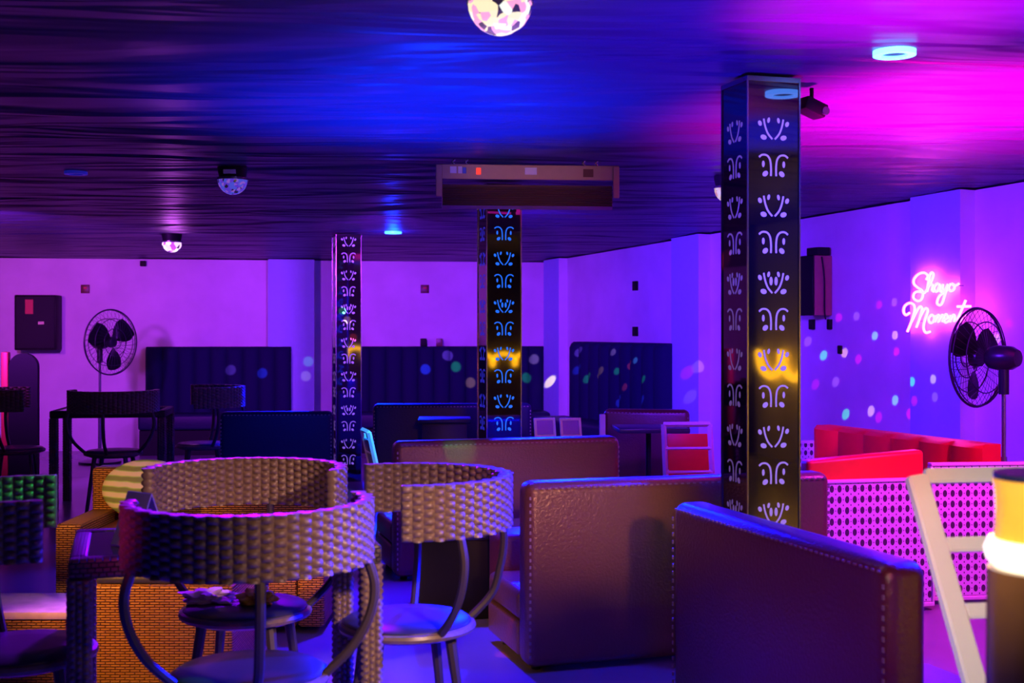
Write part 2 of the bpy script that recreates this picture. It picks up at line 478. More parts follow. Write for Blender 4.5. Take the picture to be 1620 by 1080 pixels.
# tall channelled banquettes
def banquette(label, s0, s1, base, tan, nrm, rot, ztop, nch, off=.02):
    p = base+tan*s0+nrm*off; L_ = s1-s0
    t = thing('banquette', label, 'banquette', (p.x, p.y, 0), rot, 'tall navy channelled banquettes')
    bm = BM(); m_ = nch*8
    cols = []
    for i in range(m_+1):
        x = L_*i/m_; f = (i % 8)/8; b = .045*math.sqrt(abs(math.sin(PI*f)))
        y = -.16-b
        ring = []
        for (yy, zz) in ((0, .0), (y, .0), (y, ztop-.06), (y+.02, ztop-.02), (y*.75, ztop), (0, ztop)):
            ring.append(bm.verts.new((x, yy, zz)))
        cols.append(ring)
    for A, B in zip(cols, cols[1:]):
        for k in range(6):
            bm.faces.new((A[k], A[(k+1) % 6], B[(k+1) % 6], B[k]))
    bm.faces.new(cols[0][::-1]); bm.faces.new(cols[-1])
    bmesh.ops.recalc_face_normals(bm, faces=bm.faces[:])
    obj('channelled_backrest', bm, 'banq', t, 50)
    bm = BM(); box(bm, 0, L_, -.62, -.215, .26, .42, .03, 3); obj('seat_cushion', bm, 'navy', t)
    bm = BM(); box(bm, .01, L_-.01, -.58, -.215, 0, .258, .005, 1); obj('plinth', bm, 'black', t)
    return t
sa, _ = hitB(229, .22); sb, _ = hitB(460, .22)
banquette('tall navy channelled banquette on the back wall, left one right of the fan', sa, sb, BW0, BT, BN, BROT, 1.115, 9)
sa, _ = hitB(560, .22); sb, _ = hitB(868, .22)
sb = (BW1-BW0).length-.06
banquette('tall navy channelled banquette on the back wall between far and blue pillars', sa, sb, BW0, BT, BN, BROT, 1.115, 12)
sa = 0.95; sb, _ = hitR(1048, .22)
banquette('tall navy banquette along the right wall, dotted with disco light', sa, sb, RW0, RT, RN, RROT, 1.175, 9)

# ------------------------------------------------------------------ barrel wicker chairs
def band_bm(r=.305, z0=.717, z1=.872, A=R(105), cols=36, rows=7):
    bm = BM(); nu = cols*6; nv = rows*6
    def ring(rad, sgn):
        g = []
        for i in range(nu+1):
            a = -A+2*A*i/nu; c = i/6; fu = c-math.floor(c); ci = int(c)
            col = []
            for j in range(nv+1):
                rr = j/6+(.5 if ci % 2 else 0); fv = rr-math.floor(rr)
                hgt = (abs(math.sin(PI*fu))**.6)*(abs(math.sin(PI*fv))**.6)
                edge = 1 if 0 < i < nu else 0
                rad2 = rad+sgn*.0115*hgt*edge
                zz = z0+(z1-z0)*j/nv
                col.append(bm.verts.new((rad2*math.sin(a), -rad2*math.cos(a), zz)))
            g.append(col)
        return g
    O = ring(r, 1); I = ring(r-.020, -1)
    for i in range(nu):
        for j in range(nv):
            bm.faces.new((O[i][j], O[i+1][j], O[i+1][j+1], O[i][j+1]))
            bm.faces.new((I[i][j], I[i][j+1], I[i+1][j+1], I[i+1][j]))
        bm.faces.new((O[i][nv], O[i+1][nv], I[i+1][nv], I[i][nv]))
        bm.faces.new((O[i][0], I[i][0], I[i+1][0], O[i+1][0]))
    for i in (0, nu):
        for j in range(nv):
            f = (O[i][j], O[i][j+1], I[i][j+1], I[i][j])
            bm.faces.new(f if i == 0 else f[::-1])
    bmesh.ops.recalc_face_normals(bm, faces=bm.faces[:])
    return bm
def make_chair(label, loc, rotz, group):
    t = thing('barrel_chair', label, 'chair', loc, rotz, group)
    obj('woven_back_band', band_bm(), 'weave', t, 80)
    for a in (-72, 0, 72):
        a = R(a); d = Vector((math.sin(a), -math.cos(a), 0))
        bulge = .318 if a else .30
        pts = catmull([d*.292+Vector((0, 0, .74)), d*bulge+Vector((0, 0, .66)), d*(bulge-.012)+Vector((0, 0, .58)), d*.262+Vector((0, 0, .50)), d*.192+Vector((0, 0, .43))], 6)
        bm = BM(); tube(bm, pts, .0125, 8); obj('back_spindle', bm, 'rod', t)
    bm = BM(); lathe(bm, [(0, .398), (.16, .398), (.186, .41), (.194, .425), (.191, .438), (.18, .445), (.10, .448), (0, .448)], 36); obj('round_seat', bm, 'seat', t)
    bm = BM(); pts = [(.192*math.cos(2*PI*k/40), .192*math.sin(2*PI*k/40), .422) for k in range(40)]
    tube(bm, pts, .013, 8, closed=True); obj('seat_rim', bm, 'weave', t)
    for a in (45, 135, 225, 315):
        a = R(a); d = Vector((math.cos(a), math.sin(a), 0))
        bm = BM(); tube(bm, [d*.15+Vector((0, 0, .40)), d*.175+Vector((0, 0, .25)), d*.215+Vector((0, 0, .0))], .017, 8, taper=.75); obj('leg', bm, 'rod', t)
    return t
G1 = 'barrel wicker chairs round the near table'
G2 = 'barrel wicker chairs round the far left table'
ch = make_chair('nearest barrel wicker chair, back band toward us, in front of the near table', (-.665, 3.20, 0), TH, G1)
# local +y is where the sitter looks
dup(ch, (-.312, 3.765, 0), TH+R(90), 'barrel wicker chair on the right side of the near table, open to the left', G1)
dup(ch, (-.83, 3.94, 0), R(176), 'barrel wicker chair across the near table, holding a yellow packet and cloth', G1)
dup(ch, (-1.335, 3.43, 0), TH-R(90), 'barrel wicker chair cut by the left frame edge, with a green light patch', G1)
dup(ch, (-2.83, 8.98, 0), R(4), 'far barrel chair with its dark band toward us, below the left fan', G2)
dup(ch, (-3.61, 9.2, 0), TH-R(90), 'far barrel chair at the left frame edge, pink light on its band', G2)
dup(ch, (-2.34, 9.57, 0), TH+R(90), 'far barrel chair with violet band right of the far table, facing left', G2)

# ------------------------------------------------------------------ wicker tables
def weavepost(hw, H, cols=12, rh=.0185):
    bm = BM(); nu = cols*5; nv = int(H/rh)*4; g = []
    per = 8*hw
    for i in range(nu):
        d = per*i/nu; k = int(d/(2*hw)); f = d-k*2*hw-hw
        x, y = ((f, -hw), (hw, f), (-f, hw), (-hw, -f))[k]
        n_ = Vector(((0, -1), (1, 0), (0, 1), (-1, 0))[k])
        c = i/5; fu = c-math.floor(c); ci = int(c)
        col = []
        for j in range(nv+1):
            rr = j/4+(.5 if ci % 2 else 0); fv = rr-math.floor(rr)
            hgt = .008*(abs(math.sin(PI*fu))**.6)*(abs(math.sin(PI*fv))**.6)
            col.append(bm.verts.new((x*.9+n_.x*hgt, y*.9+n_.y*hgt, H*j/nv)))
        g.append(col)
    for i in range(nu):
        A_, B_ = g[i], g[(i+1) % nu]
        for j in range(nv): bm.faces.new((A_[j], B_[j], B_[j+1], A_[j+1]))
    bm.faces.new([c[nv] for c in g]); bm.faces.new([c[0] for c in g][::-1])
    return bm
def make_table(label, loc, rotz, W, D, h, group):
    t = thing('wicker_table', label, 'table', loc, rotz, group)
    for x in (0, W-.055):
        for y in (0, D-.055):
            o = obj('leg', weavepost(.0275, h-.056), 'weave', t, 80); o.location = (x+.0275, y+.0275, 0)
    bm = BM()
    box(bm, 0, W, 0, .05, h-.055, h, .012, 3); box(bm, 0, W, D-.05, D, h-.055, h, .012, 3)
    box(bm, 0, .05, .051, D-.051, h-.055, h, .012, 3); box(bm, W-.05, W, .051, D-.051, h-.055, h, .012, 3)
    obj('woven_rim', bm, 'wick_dark', t)
    bm = BM(); box(bm, .045, W-.045, .045, D-.045, h-.012, h-.004, .002, 1); obj('glass_top', bm, 'glass', t)
    return t
tb = make_table('near square wicker table with dark glass top between the four near chairs', (-1.135, 3.23, 0), R(17), .815, .52, .712, 'square wicker tables')
dup(tb, (-3.34, 9.12, 0), R(8), 'far square wicker table under the left fan, ringed by three chairs', 'square wicker tables')

bm = BM()
box(bm, -.05, .05, 0, .004, 0, .15, mtx=Matrix.Rotation(R(-22), 4, 'X'))
box(bm, -.05, .05, 0, .004, 0, .15, mtx=Matrix.Translation((0, .112, 0)) @ Matrix.Rotation(R(22), 4, 'X'))
tag(obj('menu_card', bm, 'card', loc=(-1.06, 3.44, .711), rotz=R(-35)), 'folded glossy purple menu card standing on the near wicker table', 'menu')

# crumpled things on the chair seat
def blob(name, loc, sx, sy, sz, m, label, cat, seed, rot=0, amp=.3):
    bm = BM(); bmesh.ops.create_icosphere(bm, subdivisions=4, radius=1)
    for v in bm.verts:
        k = 1+amp*noise.noise(v.co*2.3+Vector((seed, 0, 0)))+amp*.4*noise.noise(v.co*6+Vector((0, seed, 0)))
        v.co = Vector((v.co.x*sx*k, v.co.y*sy*k, max(v.co.z*sz*k, -sz*.55)))
    zmin = min(v.co.z for v in bm.verts)
    for v in bm.verts: v.co.z -= zmin
    return tag(obj(name, bm, m, loc=loc, rotz=rot, angle=60), label, cat)
blob('snack_packet', (-.79, 3.93, .449), .055, .045, .030, 'yellow', 'crumpled yellow snack packet on the seat of the chair across the table', 'packet', 1, amp=.5)
blob('crumpled_cloth', (-.95, 3.96, .449), .075, .05, .024, 'cloth', 'crumpled pink and white cloth beside the yellow packet', 'cloth', 4, amp=.7)

# ------------------------------------------------------------------ honey wicker armchair, pouf and bench at left
t = thing('wicker_armchair', 'honey wicker armchair with high square back behind the near chairs', 'armchair', (-1.95, 5.40, 0))
bm = BM(); box(bm, .12, 1.03, 0, .58, .03, .36, .012, 2); obj('woven_base', bm, 'wick_orange', t)
bm = BM(); box(bm, .0, 1.15, .46, .60, .03, .66, .02, 3); obj('woven_backrest', bm, 'wick_orange', t)
for x in (0, 1.035):
    bm = BM(); box(bm, x, x+.115, -.01, .458, .03, .47, .015, 2); obj('woven_arm', bm, 'wick_orange', t)
bm = BM(); box(bm, .125, 1.025, .01, .455, .361, .43, .025, 3); obj('seat_cushion', bm, 'leather_dark', t)
bm = BM(); bmesh.ops.create_uvsphere(bm, u_segments=32, v_segments=16, radius=1)
for v in bm.verts:
    c = v.co; v.co = Vector((c.x*.20, c.y*.055*(1+.1*math.sin(20*c.x)), c.z*.135))
bmesh.ops.rotate(bm, cent=(0, 0, 0), matrix=Matrix.Rotation(R(-16), 3, 'X'), verts=bm.verts)
tag(obj('round_cushion', bm, 'green', loc=(-1.67, 5.765, .575), rotz=0), 'white and green rounded cushion leaning on the honey wicker armchair', 'cushion')
t = thing('wicker_pouf', 'square honey wicker pouf seen under the near table', 'pouf', (-1.54, 4.62, 0))
bm = BM(); box(bm, 0, .52, 0, .42, .0, .365, .014, 2); obj('woven_body', bm, 'wick_orange', t)
bm = BM(); box(bm, .01, .51, .01, .41, .366, .40, .014, 3); obj('cushion_top', bm, 'seat', t)
t = thing('wicker_bench', 'low wicker bench with pale top at the left frame edge', 'bench', (-2.35, 4.62, 0))
bm = BM(); box(bm, 0, .72, 0, .32, 0, .24, .01, 2); obj('woven_body', bm, 'wick_orange', t)
bm = BM(); box(bm, -.01, .73, -.01, .33, .241, .27, .008, 2); obj('pale_top', bm, 'cloth', t)

# tall arched stand at the left frame edge
t = thing('arched_stand', 'tall dark stand with rounded top at the left frame edge, red light painted on its frame', 'stand', (-3.92, 10.15, 0), R(10))
def archpoly(w, z0, z1, n=14):
    return [(-w, z0), (w, z0)]+[(w*math.cos(PI*k/n), z1-w+w*math.sin(PI*k/n)) for k in range(n+1)]
bm = BM(); prism(bm, archpoly(.11, .0, 1.11), -.03, .06); bmesh.ops.recalc_face_normals(bm, faces=bm.faces[:]); obj('arched_panel', bm, 'black', t)
bm = BM(); box(bm, -.165, -.112, -.045, .06, 0, 1.12, .01, 2); obj('side_post', bm, 'redlabel', t)  # reddish light on the post is put into its base colour
bm = BM(); box(bm, -.2, .2, -.12, .15, 0, .02); obj('foot_plate', bm, 'black', t)

# ------------------------------------------------------------------ low tables and small furniture
def lowtable(name, label, loc, rotz, W, D, h, mt, mb, group=None, cat='table'):
    t = thing(name, label, cat, loc, rotz, group)
    bm = BM(); box(bm, -.01, W+.01, -.01, D+.01, h-.03, h, .006, 2); obj('table_top', bm, mt, t)
    bm = BM(); box(bm, .02, W-.02, .02, D-.02, 0, h-.031, .008, 2); obj('boxed_base', bm, mb, t)
    return t
lowtable('coffee_table', 'low black box table with glass top between centre and brown sofas', (-.43, 5.62, 0), R(6), .62, .42, .39, 'glass', 'black')
t = thing('leather_pouf', 'small oxblood leather pouf between the black coffee table and brown sofa', 'pouf', (-.055, 5.34, 0), R(12))
bm = BM(); box(bm, 0, .26, 0, .24, .0, .43, .03, 4); obj('padded_body', bm, 'leather_dark', t)
lowtable('side_table', 'low blue-lit box table in front of the far navy sofa', (-.66, 9.0, 0), R(3), .36, .3, .66, 'navy', 'navy')
lowtable('serving_table', 'low dark table carrying two white framed cards, mostly behind centre sofa', (.08, 7.95, 0), R(8), .46, .3, .60, 'glass', 'black')
for i, (px, lab) in enumerate(((863, 'left white framed card standing on the table behind the centre sofa'), (904, 'right white framed card standing on the table behind the centre sofa'))):
    q = P(px, 682, 8.15)
    t = thing('framed_card', lab, 'card stand', (q.x, 8.15, .60), R(14), 'white framed cards behind the centre sofa')
    mt = Matrix.Rotation(R(-14), 4, 'X')
    bm = BM(); w = .072
    box(bm, -w, -w+.018, -.006, .006, .004, .132, .002, 1, mt); box(bm, w-.018, w, -.006, .006, .004, .132, .002, 1, mt)
    box(bm, -w+.018, w-.018, -.006, .006, .114, .132, .002, 1, mt); box(bm, -w+.018, w-.018, -.006, .006, .004, .022, .002, 1, mt)
    obj('frame', bm, 'white', t)
    bm = BM(); box(bm, -w+.018, w-.018, -.002, .002, .022, .114, mtx=mt); obj('card_sheet', bm, 'card', t)
# pedestal table by the right banquette
q = P(1030, 682, 8.2)
t = thing('pedestal_table', 'pedestal table with thin violet-lit top right of the centre sofa', 'table', (q.x, 8.35, 0), R(3))
bm = BM(); box(bm, -.22, .24, -.2, .2, .63, .66, .006, 2); obj('table_top', bm, 'seat', t)
bm = BM(); lathe(bm, [(.02, .02), (.018, .63)], 14); obj('pedestal', bm, 'black', t)
bm = BM(); lathe(bm, [(0, 0), (.15, 0), (.15, .012), (.03, .03), (0, .03)], 24); obj('round_foot', bm, 'black', t)
q = P(953, 682, 8.6)
bm = BM(); box(bm, -.02, .02, -.015, .015, 0, 1.3-134*8.6/F, .004, 1)
tag(obj('white_post', bm, 'white', loc=(q.x, 8.6, 0)), 'slim white post beside the small purple-dark sofa', 'post')

# ------------------------------------------------------------------ white slanted chairs
def white_chair(label, loc, rotz, s=1.0, pad='red_orange', w=.15, group='white framed chairs', padfrom=.46):
    t = thing('white_chair', label, 'chair', loc, rotz, group)
    B0 = Vector((0, -.15, .34)); B1 = Vector((0, -.24, .745))
    def stile(x):
        bm = BM(); tube_sq(bm, [B0+Vector((x, 0, 0)), B1+Vector((x, 0, 0))], .016); return bm
    def tube_sq(bm, pts, r): tube(bm, pts, r, 4)
    for x in (-w, w):
        obj('back_stile', stile(x), 'white', t, 30)
    d = B1-B0
    for f in (1.0, .66, .33):
        p = B0+d*f
        bm = BM(); tube_sq(bm, [p+Vector((-w, 0, 0)), p+Vector((w, 0, 0))], .016); obj('back_rung', bm, 'white', t, 30)
    if pad:
        ang = math.atan2(d.y, d.z)
        bm = BM(); box(bm, -w+.018, w-.018, -.008, .008, .10, .36 if True else 0, .005, 2,
                       Matrix.Translation(B0) @ Matrix.Rotation(-ang, 4, 'X')); obj('back_pad', bm, pad, t)
    bm = BM(); box(bm, -w-.01, w+.01, -.16, .18, .33, .36, .006, 2); obj('seat_frame', bm, 'white', t)
    bm = BM(); box(bm, -w+.005, w-.005, -.14, .17, .361, .395, .012, 3); obj('seat_pad', bm, pad or 'card', t)
    for x in (-w, w):
        for (ya, yb) in ((-.14, -.2), (.16, .2)):
            bm = BM(); tube(bm, [(x, ya, .33), (x, yb, 0)], .016, 4); obj('leg', bm, 'white', t, 30)
    if s != 1: t.scale = (s, s, s)
    return t
q = P(1106, 740, 7.15)
white_chair('white framed chair with bright red back pad left of the nearest pillar', (q.x-.02, 7.15, 0), R(184), 1, 'red_orange', .137)
q = P(585, 740, 7.0)
white_chair('white framed chair lit cyan blue, leaning beside the farthest pillar foot', (-.66, 7.62, 0), R(-74), .93, 'card', .13)
# near ladder-back white chair
t = thing('ladder_back_chair', 'near white ladder-back chair at right with three rungs', 'chair', (0, 0, 0), 0, None)
a = P(1449, 752, 2.72); b = P(1522, 1010, 2.62)
d = b-a; e = a+d*((a.z-.42)/(a.z-b.z))
WX = Vector((.36, .06, 0))
t.location = (e.x, e.y, 0)
O = Vector((e.x, e.y, 0))
def seg4(bm, p, q_, w, th_):
    # flat bar between two points, width w in the x direction of the chair back, thickness th_
    ax = (q_-p).normalized(); sx_ = WX.normalized(); sx_ = (sx_-ax*sx_.dot(ax)).normalized() if abs(ax.dot(sx_)) < .9 else (-d).normalized()
    ny_ = ax.cross(sx_).normalized()
    vs = []
    for c in (p, q_):
        for (u, v) in ((-1, -1), (1, -1), (1, 1), (-1, 1)):
            vs.append(bm.verts.new(c-O+sx_*u*w/2+ny_*v*th_/2))
    for f in ((0, 1, 2, 3), (7, 6, 5, 4), (0, 4, 5, 1), (1, 5, 6, 2), (2, 6, 7, 3), (3, 7, 4, 0)):
        bm.faces.new([vs[i] for i in f])
    bmesh.ops.recalc_face_normals(bm, faces=bm.faces[:])
    bmesh.ops.bevel(bm, geom=bm.edges[:], offset=.004, segments=2, affect='EDGES')
for sft in (Vector((0, 0, 0)), WX):
    bm = BM(); seg4(bm, a+sft, e+sft, .046, .026); obj('back_stile', bm, 'white', t)
for py in (757, 862, 960):
    f = (a.z-(1.3-(py-521)*2.68/F))/(a.z-b.z)
    p = a+d*f
    bm = BM(); seg4(bm, p+WX*.06, p+WX*.94, .032, .022); obj('back_rung', bm, 'white', t)
SD = Vector((.10, -.40, 0))
SD = Vector((.30, -.0, 0))*0+Vector((-WX.y, WX.x, 0)).normalized()*.40*(-1)
bm = BM()
c0 = e-O; poly = [c0, c0+WX, c0+WX+SD, c0+SD]
vs = [bm.verts.new(p+Vector((0, 0, -.02))) for p in poly]+[bm.verts.new(p+Vector((0, 0, .02))) for p in poly]
for f in ((3, 2, 1, 0), (4, 5, 6, 7), (0, 1, 5, 4), (1, 2, 6, 5), (2, 3, 7, 6), (3, 0, 4, 7)): bm.faces.new([vs[i] for i in f])
bmesh.ops.recalc_face_normals(bm, faces=bm.faces[:])
obj('seat', bm, 'white', t)
for p in poly:
    bm = BM(); tube(bm, [Vector((p.x, p.y, .40)), Vector((p.x*1.0, p.y, 0))], .017, 4); obj('leg', bm, 'white', t, 30)

# ------------------------------------------------------------------ cane booths and red backs
def cane_sofa(label, loc, rotz, L_, hc, hr, red='red', wave=0, mcan='cane', group='cane-backed booth sofas', seat=.5):
    t = thing('cane_sofa', label, 'sofa', loc, rotz, group)
    bm = BM(); box(bm, 0, L_, 0, .035, .04, hc, .004, 1); obj('cane_panel', bm, mcan, t)
    bm = BM(); box(bm, -.012, L_+.012, -.006, .041, hc, hc+.014, .004, 2); box(bm, -.012, L_+.012, -.006, .041, .02, .039, .003, 1)
    box(bm, -.014, -.001, -.004, .039, .02, hc, .003, 1); box(bm, L_+.001, L_+.014, -.004, .039, .02, hc, .003, 1)
    obj('white_frame', bm, 'white', t)
    if hr:
        bm = BM(); box(bm, .0, L_-.01, .045, .13, .25, hr, .02, 4)
        if wave:
            for v in bm.verts:
                if v.co.z > hc: v.co.z += wave*(math.sin(PI*(v.co.x/L_)-PI/2))*.5
        obj('red_backrest', bm, red, t)
    if seat:
        bm = BM(); box(bm, 0, L_, .134, .134+seat, .19, .30, .02, 3); obj('seat_cushion', bm, red, t)
        bm = BM(); box(bm, .01, L_-.01, .045, .12+seat, .04, .185, .005, 1); obj('seat_base', bm, 'white', t)
        for x in (.03, L_-.06):
            for y in (.06, .08+seat-.05):
                bm = BM(); box(bm, x, x+.03, y, y+.03, 0, .038); obj('foot', bm, 'black', t)
    return t
cane_sofa('cane-backed sofa with red cushion top just right of the nearest pillar', (1.36, 5.72, 0), R(13), .60, .60, .72, 'red', wave=.035)
fs = cane_sofa('freestanding cane screen panel behind the ladder-back chair', (1.99, 5.97, 0), R(6), .62, .655, None, 'red', seat=0)
fs.name = 'cane_screen'; fs['category'] = 'screen'; fs['group'] = 'white cane screens'
# long red bench along the right wall
p = Vector((1.835, 7.68)); L_ = 1.42
t = thing('red_bench', 'long red vinyl bench along the right wall below the neon sign', 'bench', (p.x, p.y, 0), math.atan2(-1.31, .53))
bm = BM(); m_ = 6*8; ch_ = []
for i in range(m_+1):
    x = L_*i/m_; f = (i % 8)/8; b_ = .03*math.sqrt(abs(math.sin(PI*f)))
    ch_.append([bm.verts.new(v) for v in ((x, .12, .2), (x, -.0-b_, .2), (x, -.0-b_, .70), (x, .02, .72), (x, .12, .72))])
for A_, B_ in zip(ch_, ch_[1:]):
    for k in range(5): bm.faces.new((A_[k], A_[(k+1) % 5], B_[(k+1) % 5], B_[k]))
bm.faces.new(ch_[0][::-1]); bm.faces.new(ch_[-1]); bmesh.ops.recalc_face_normals(bm, faces=bm.faces[:])
obj('channelled_backrest', bm, 'red', t, 50)
bm = BM(); box(bm, 0, L_, -.30, -.035, .19, .30, .02, 3); obj('seat_cushion', bm, 'red', t)
bm = BM(); box(bm, .01, L_-.01, -.28, .1, 0, .188); obj('bench_base', bm, 'white', t)
t = thing('cane_screen', 'small cane screen at the far end of the long red bench', 'screen', (1.60, 7.92, 0), R(6))
bm = BM(); box(bm, 0, .32, 0, .03, .03, .585, .003, 1); obj('cane_panel', bm, 'cane', t)
bm = BM(); box(bm, -.012, .332, -.005, .035, .585, .60); box(bm, -.012, 0, -.005, .035, 0, .585); box(bm, .32, .332, -.005, .035, 0, .585); obj('white_frame', bm, 'white', t)

# ------------------------------------------------------------------ pedestal fans
def fan(label, foot, head_z, axis, Rr, group='black pedestal fans'):
    t = thing('pedestal_fan', label, 'fan', foot, math.atan2(-axis[0], axis[1]), group)   # local +y = blowing direction
    oz = head_z; yc = .16
    bm = BM()
    for rr, yy in ((Rr, 0), (Rr*.985, -.018), (Rr*.72, .045), (Rr*.72, -.055), (Rr*.42, .062), (Rr*.2, .068)):
        tube(bm, [(rr*math.cos(2*PI*k/48), yc+yy, oz+rr*math.sin(2*PI*k/48)) for k in range(48)], .0075 if rr == Rr else .0035, 6, closed=True)
    obj('cage_ring', bm, 'wire', t)
    for side in (1, -1):
        bm = BM()
        for k in range(36):
            a = 2*PI*k/36+.05
            pts = [(Rr*f*math.cos(a+.35*(1-f)), yc+side*(.07*(1-f**3)), oz+Rr*f*math.sin(a+.35*(1-f))) for f in (.12, .4, .7, .9, 1)]
            tube(bm, pts, .0016, 4)
        obj('cage_wires', bm, 'wire', t)
    bm = BM()
    lathe(bm, [(0, .0), (.05, .0), (.055, .02), (.05, .05), (0, .055)], 20, Matrix.Translation((0, yc-.02, oz)) @ Matrix.Rotation(-PI/2, 4, 'X'))
    obj('hub', bm, 'fanblack', t)
    for k in range(3):
        bm = BM(); a0 = 2*PI*k/3+.4; rows_ = []
        for i in range(7):
            rr = .045+(Rr*.86-.045)*i/6; wd = .5*math.sin(PI*(.22+.62*i/6))+.12
            rows_.append([bm.verts.new((rr*math.cos(a0+wd*s_), yc+.012+.03*s_*(1-.3*i/6), oz+rr*math.sin(a0+wd*s_))) for s_ in (-1, -.5, 0, .5, 1)])
        for A_, B_ in zip(rows_, rows_[1:]):
            for j in range(4): bm.faces.new((A_[j], A_[j+1], B_[j+1], B_[j]))
        bmesh.ops.solidify(bm, geom=bm.faces[:], thickness=.003)
        obj('blade', bm, 'fanblack', t, 60)
    bm = BM()
    lathe(bm, [(0, -.17), (.045, -.165), (.065, -.13), (.07, -.05), (.06, 0), (.04, .02), (0, .02)], 24, Matrix.Translation((0, yc-.08, oz)) @ Matrix.Rotation(-PI/2, 4, 'X'))
    obj('motor_housing', bm, 'fanblack', t)
    bm = BM(); tube(bm, [(0, 0, oz-.06), (0, 0, oz-.20)], .028, 12); obj('neck_bracket', bm, 'fanblack', t)
    bm = BM(); tube(bm, [(0, 0, oz-.18), (0, 0, .55)], .012, 10); tube(bm, [(0, 0, .6), (0, 0, .02)], .018, 12); obj('pole', bm, 'metal', t)
    bm = BM(); lathe(bm, [(0, 0), (.2, 0), (.2, .02), (.05, .045), (0, .045)], 28); obj('round_base', bm, 'fanblack', t)
    return t
q = P(158, 545, 12.3)
fan('black pedestal fan standing against the left back wall beside the speaker', (q.x, 12.3, 0), 1.3-20*12.3/F, (.85, -.53), .315)
fan('black pedestal fan at right, its cage overlapping the pink neon sign', (P(1588, 560, 6.95).x, 6.95, 0), 1.3-45*6.95/F, (-.62, .78), .275)

# ------------------------------------------------------------------ wall things
def on_wall(px, py, base, tan, nrm, off=0):
    s, p = hit(px, base, tan, nrm, off)
    return Vector((p.x, p.y, EYE+(HOR-py)*p.y/F))
q = on_wall(56, 510, BW0, BT, BN, .24)
t = thing('wall_speaker', 'black loudspeaker with red label high on the left back wall', 'speaker', (q.x, q.y, q.z), BROT)
bm = BM(); box(bm, -.215, .215, 0, .235, -.29, .29, .012, 2); obj('cabinet', bm, 'black', t)
bm = BM(); box(bm, -.195, .195, -.010, -.001, -.27, .27, .006, 2); obj('front_grille', bm, 'grill', t)
bm = BM(); box(bm, -.10, -.02, -.014, -.0105, .09, .24); obj('red_label', bm, 'redlabel', t)
bm = BM(); box(bm, .03, .09, -.014, -.0105, -.02, .01); obj('badge', bm, 'metal', t)
q = on_wall(1272, 452, RW0, RT, RN, .16)
t = thing('side_speaker', 'tall narrow wall speaker on the right wall beside the nearest pillar', 'speaker', (q.x, q.y, q.z), RROT)
bm = BM(); box(bm, -.10, .13, 0, .155, -.22, .22, .006, 2); obj('cabinet', bm, 'wood_side', t)
bm = BM(); box(bm, -.10, .13, -.02, -.001, -.22, .22, .005, 1); obj('front_grille', bm, 'black', t)
bm = BM(); box(bm, -.0, .14, .02, .13, .222, .28, .005, 1); obj('mount_bracket', bm, 'black', t)
bm = BM(); tube(bm, catmull([(.134, .06, .21), (.15, .07, .05), (.14, .08, -.18), (.14, .09, -.25)], 6), .006, 6); obj('cable', bm, 'black', t)
for px, py, w, h, lab in ((1287, 513, .05, .075, 'left black plug box on the right wall under the narrow speaker'),
                          (1315, 513, .035, .075, 'right black plug box on the right wall under the narrow speaker')):
    q = on_wall(px, py, RW0, RT, RN, 0)
    bm = BM(); box(bm, -w/2, w/2, -.03, 0, -h/2, h/2, .005, 2)
    tag(obj('plug_box', bm, 'black', loc=q, rotz=RROT), lab, 'plug box', 'plug boxes under the narrow speaker')
for px, py, W_, lab in ((135, 457, 'B', 'maroon socket plate on the back wall above the left fan'),
                        (672, 457, 'B', 'maroon socket plate on the back wall between the far and blue pillars')):
    q = on_wall(px, py, BW0, BT, BN, 0)
    t = thing('wall_socket', lab, 'socket', q, BROT, 'maroon socket plates on the back wall')
    bm = BM(); box(bm, -.046, .046, -.012, 0, -.046, .046, .004, 2); obj('plate', bm, 'socket', t)
    bm = BM(); box(bm, -.016, .02, -.018, -.0125, .0, .022, .002, 1); obj('switch', bm, 'redlabel', t)
for px, py, lab in ((1006, 452, 'upper small dark vent slot on the right wall'), (1006, 524, 'lower small dark vent slot on the right wall'),
                    (1330, 553, 'tiny dark socket low on the right wall among the light dots')):
    q = on_wall(px, py, RW0, RT, RN, 0)
    k = .022 if px == 1330 else .05
    bm = BM(); box(bm, -k, k, -.015, 0, -.045 if k > .03 else -.03, .045 if k > .03 else .03, .004, 2)
    tag(obj('vent_slot', bm, 'black', loc=q, rotz=RROT), lab, 'vent')
q = on_wall(227, 417, BW0, BT, BN, 0)
bm = BM(); box(bm, -.03, .03, -.05, 0, -.03, .03, .006, 2)
tag(obj('wall_sensor', bm, 'black', loc=q, rotz=BROT), 'tiny black sensor under the ceiling on the left back wall', 'sensor')
for px, lab in ((670, 'left small box standing on the back banquette top'), (695, 'right small box standing on the back banquette top')):
    s, p_ = hitB(px, .09)
    bm = BM(); box(bm, -.035, .035, -.03, .03, 0, .085, .005, 2)
    tag(obj('small_box', bm, 'black' if px == 670 else 'leather', loc=(p_.x, p_.y, 1.116), rotz=BROT), lab, 'box', 'small boxes on the banquette')

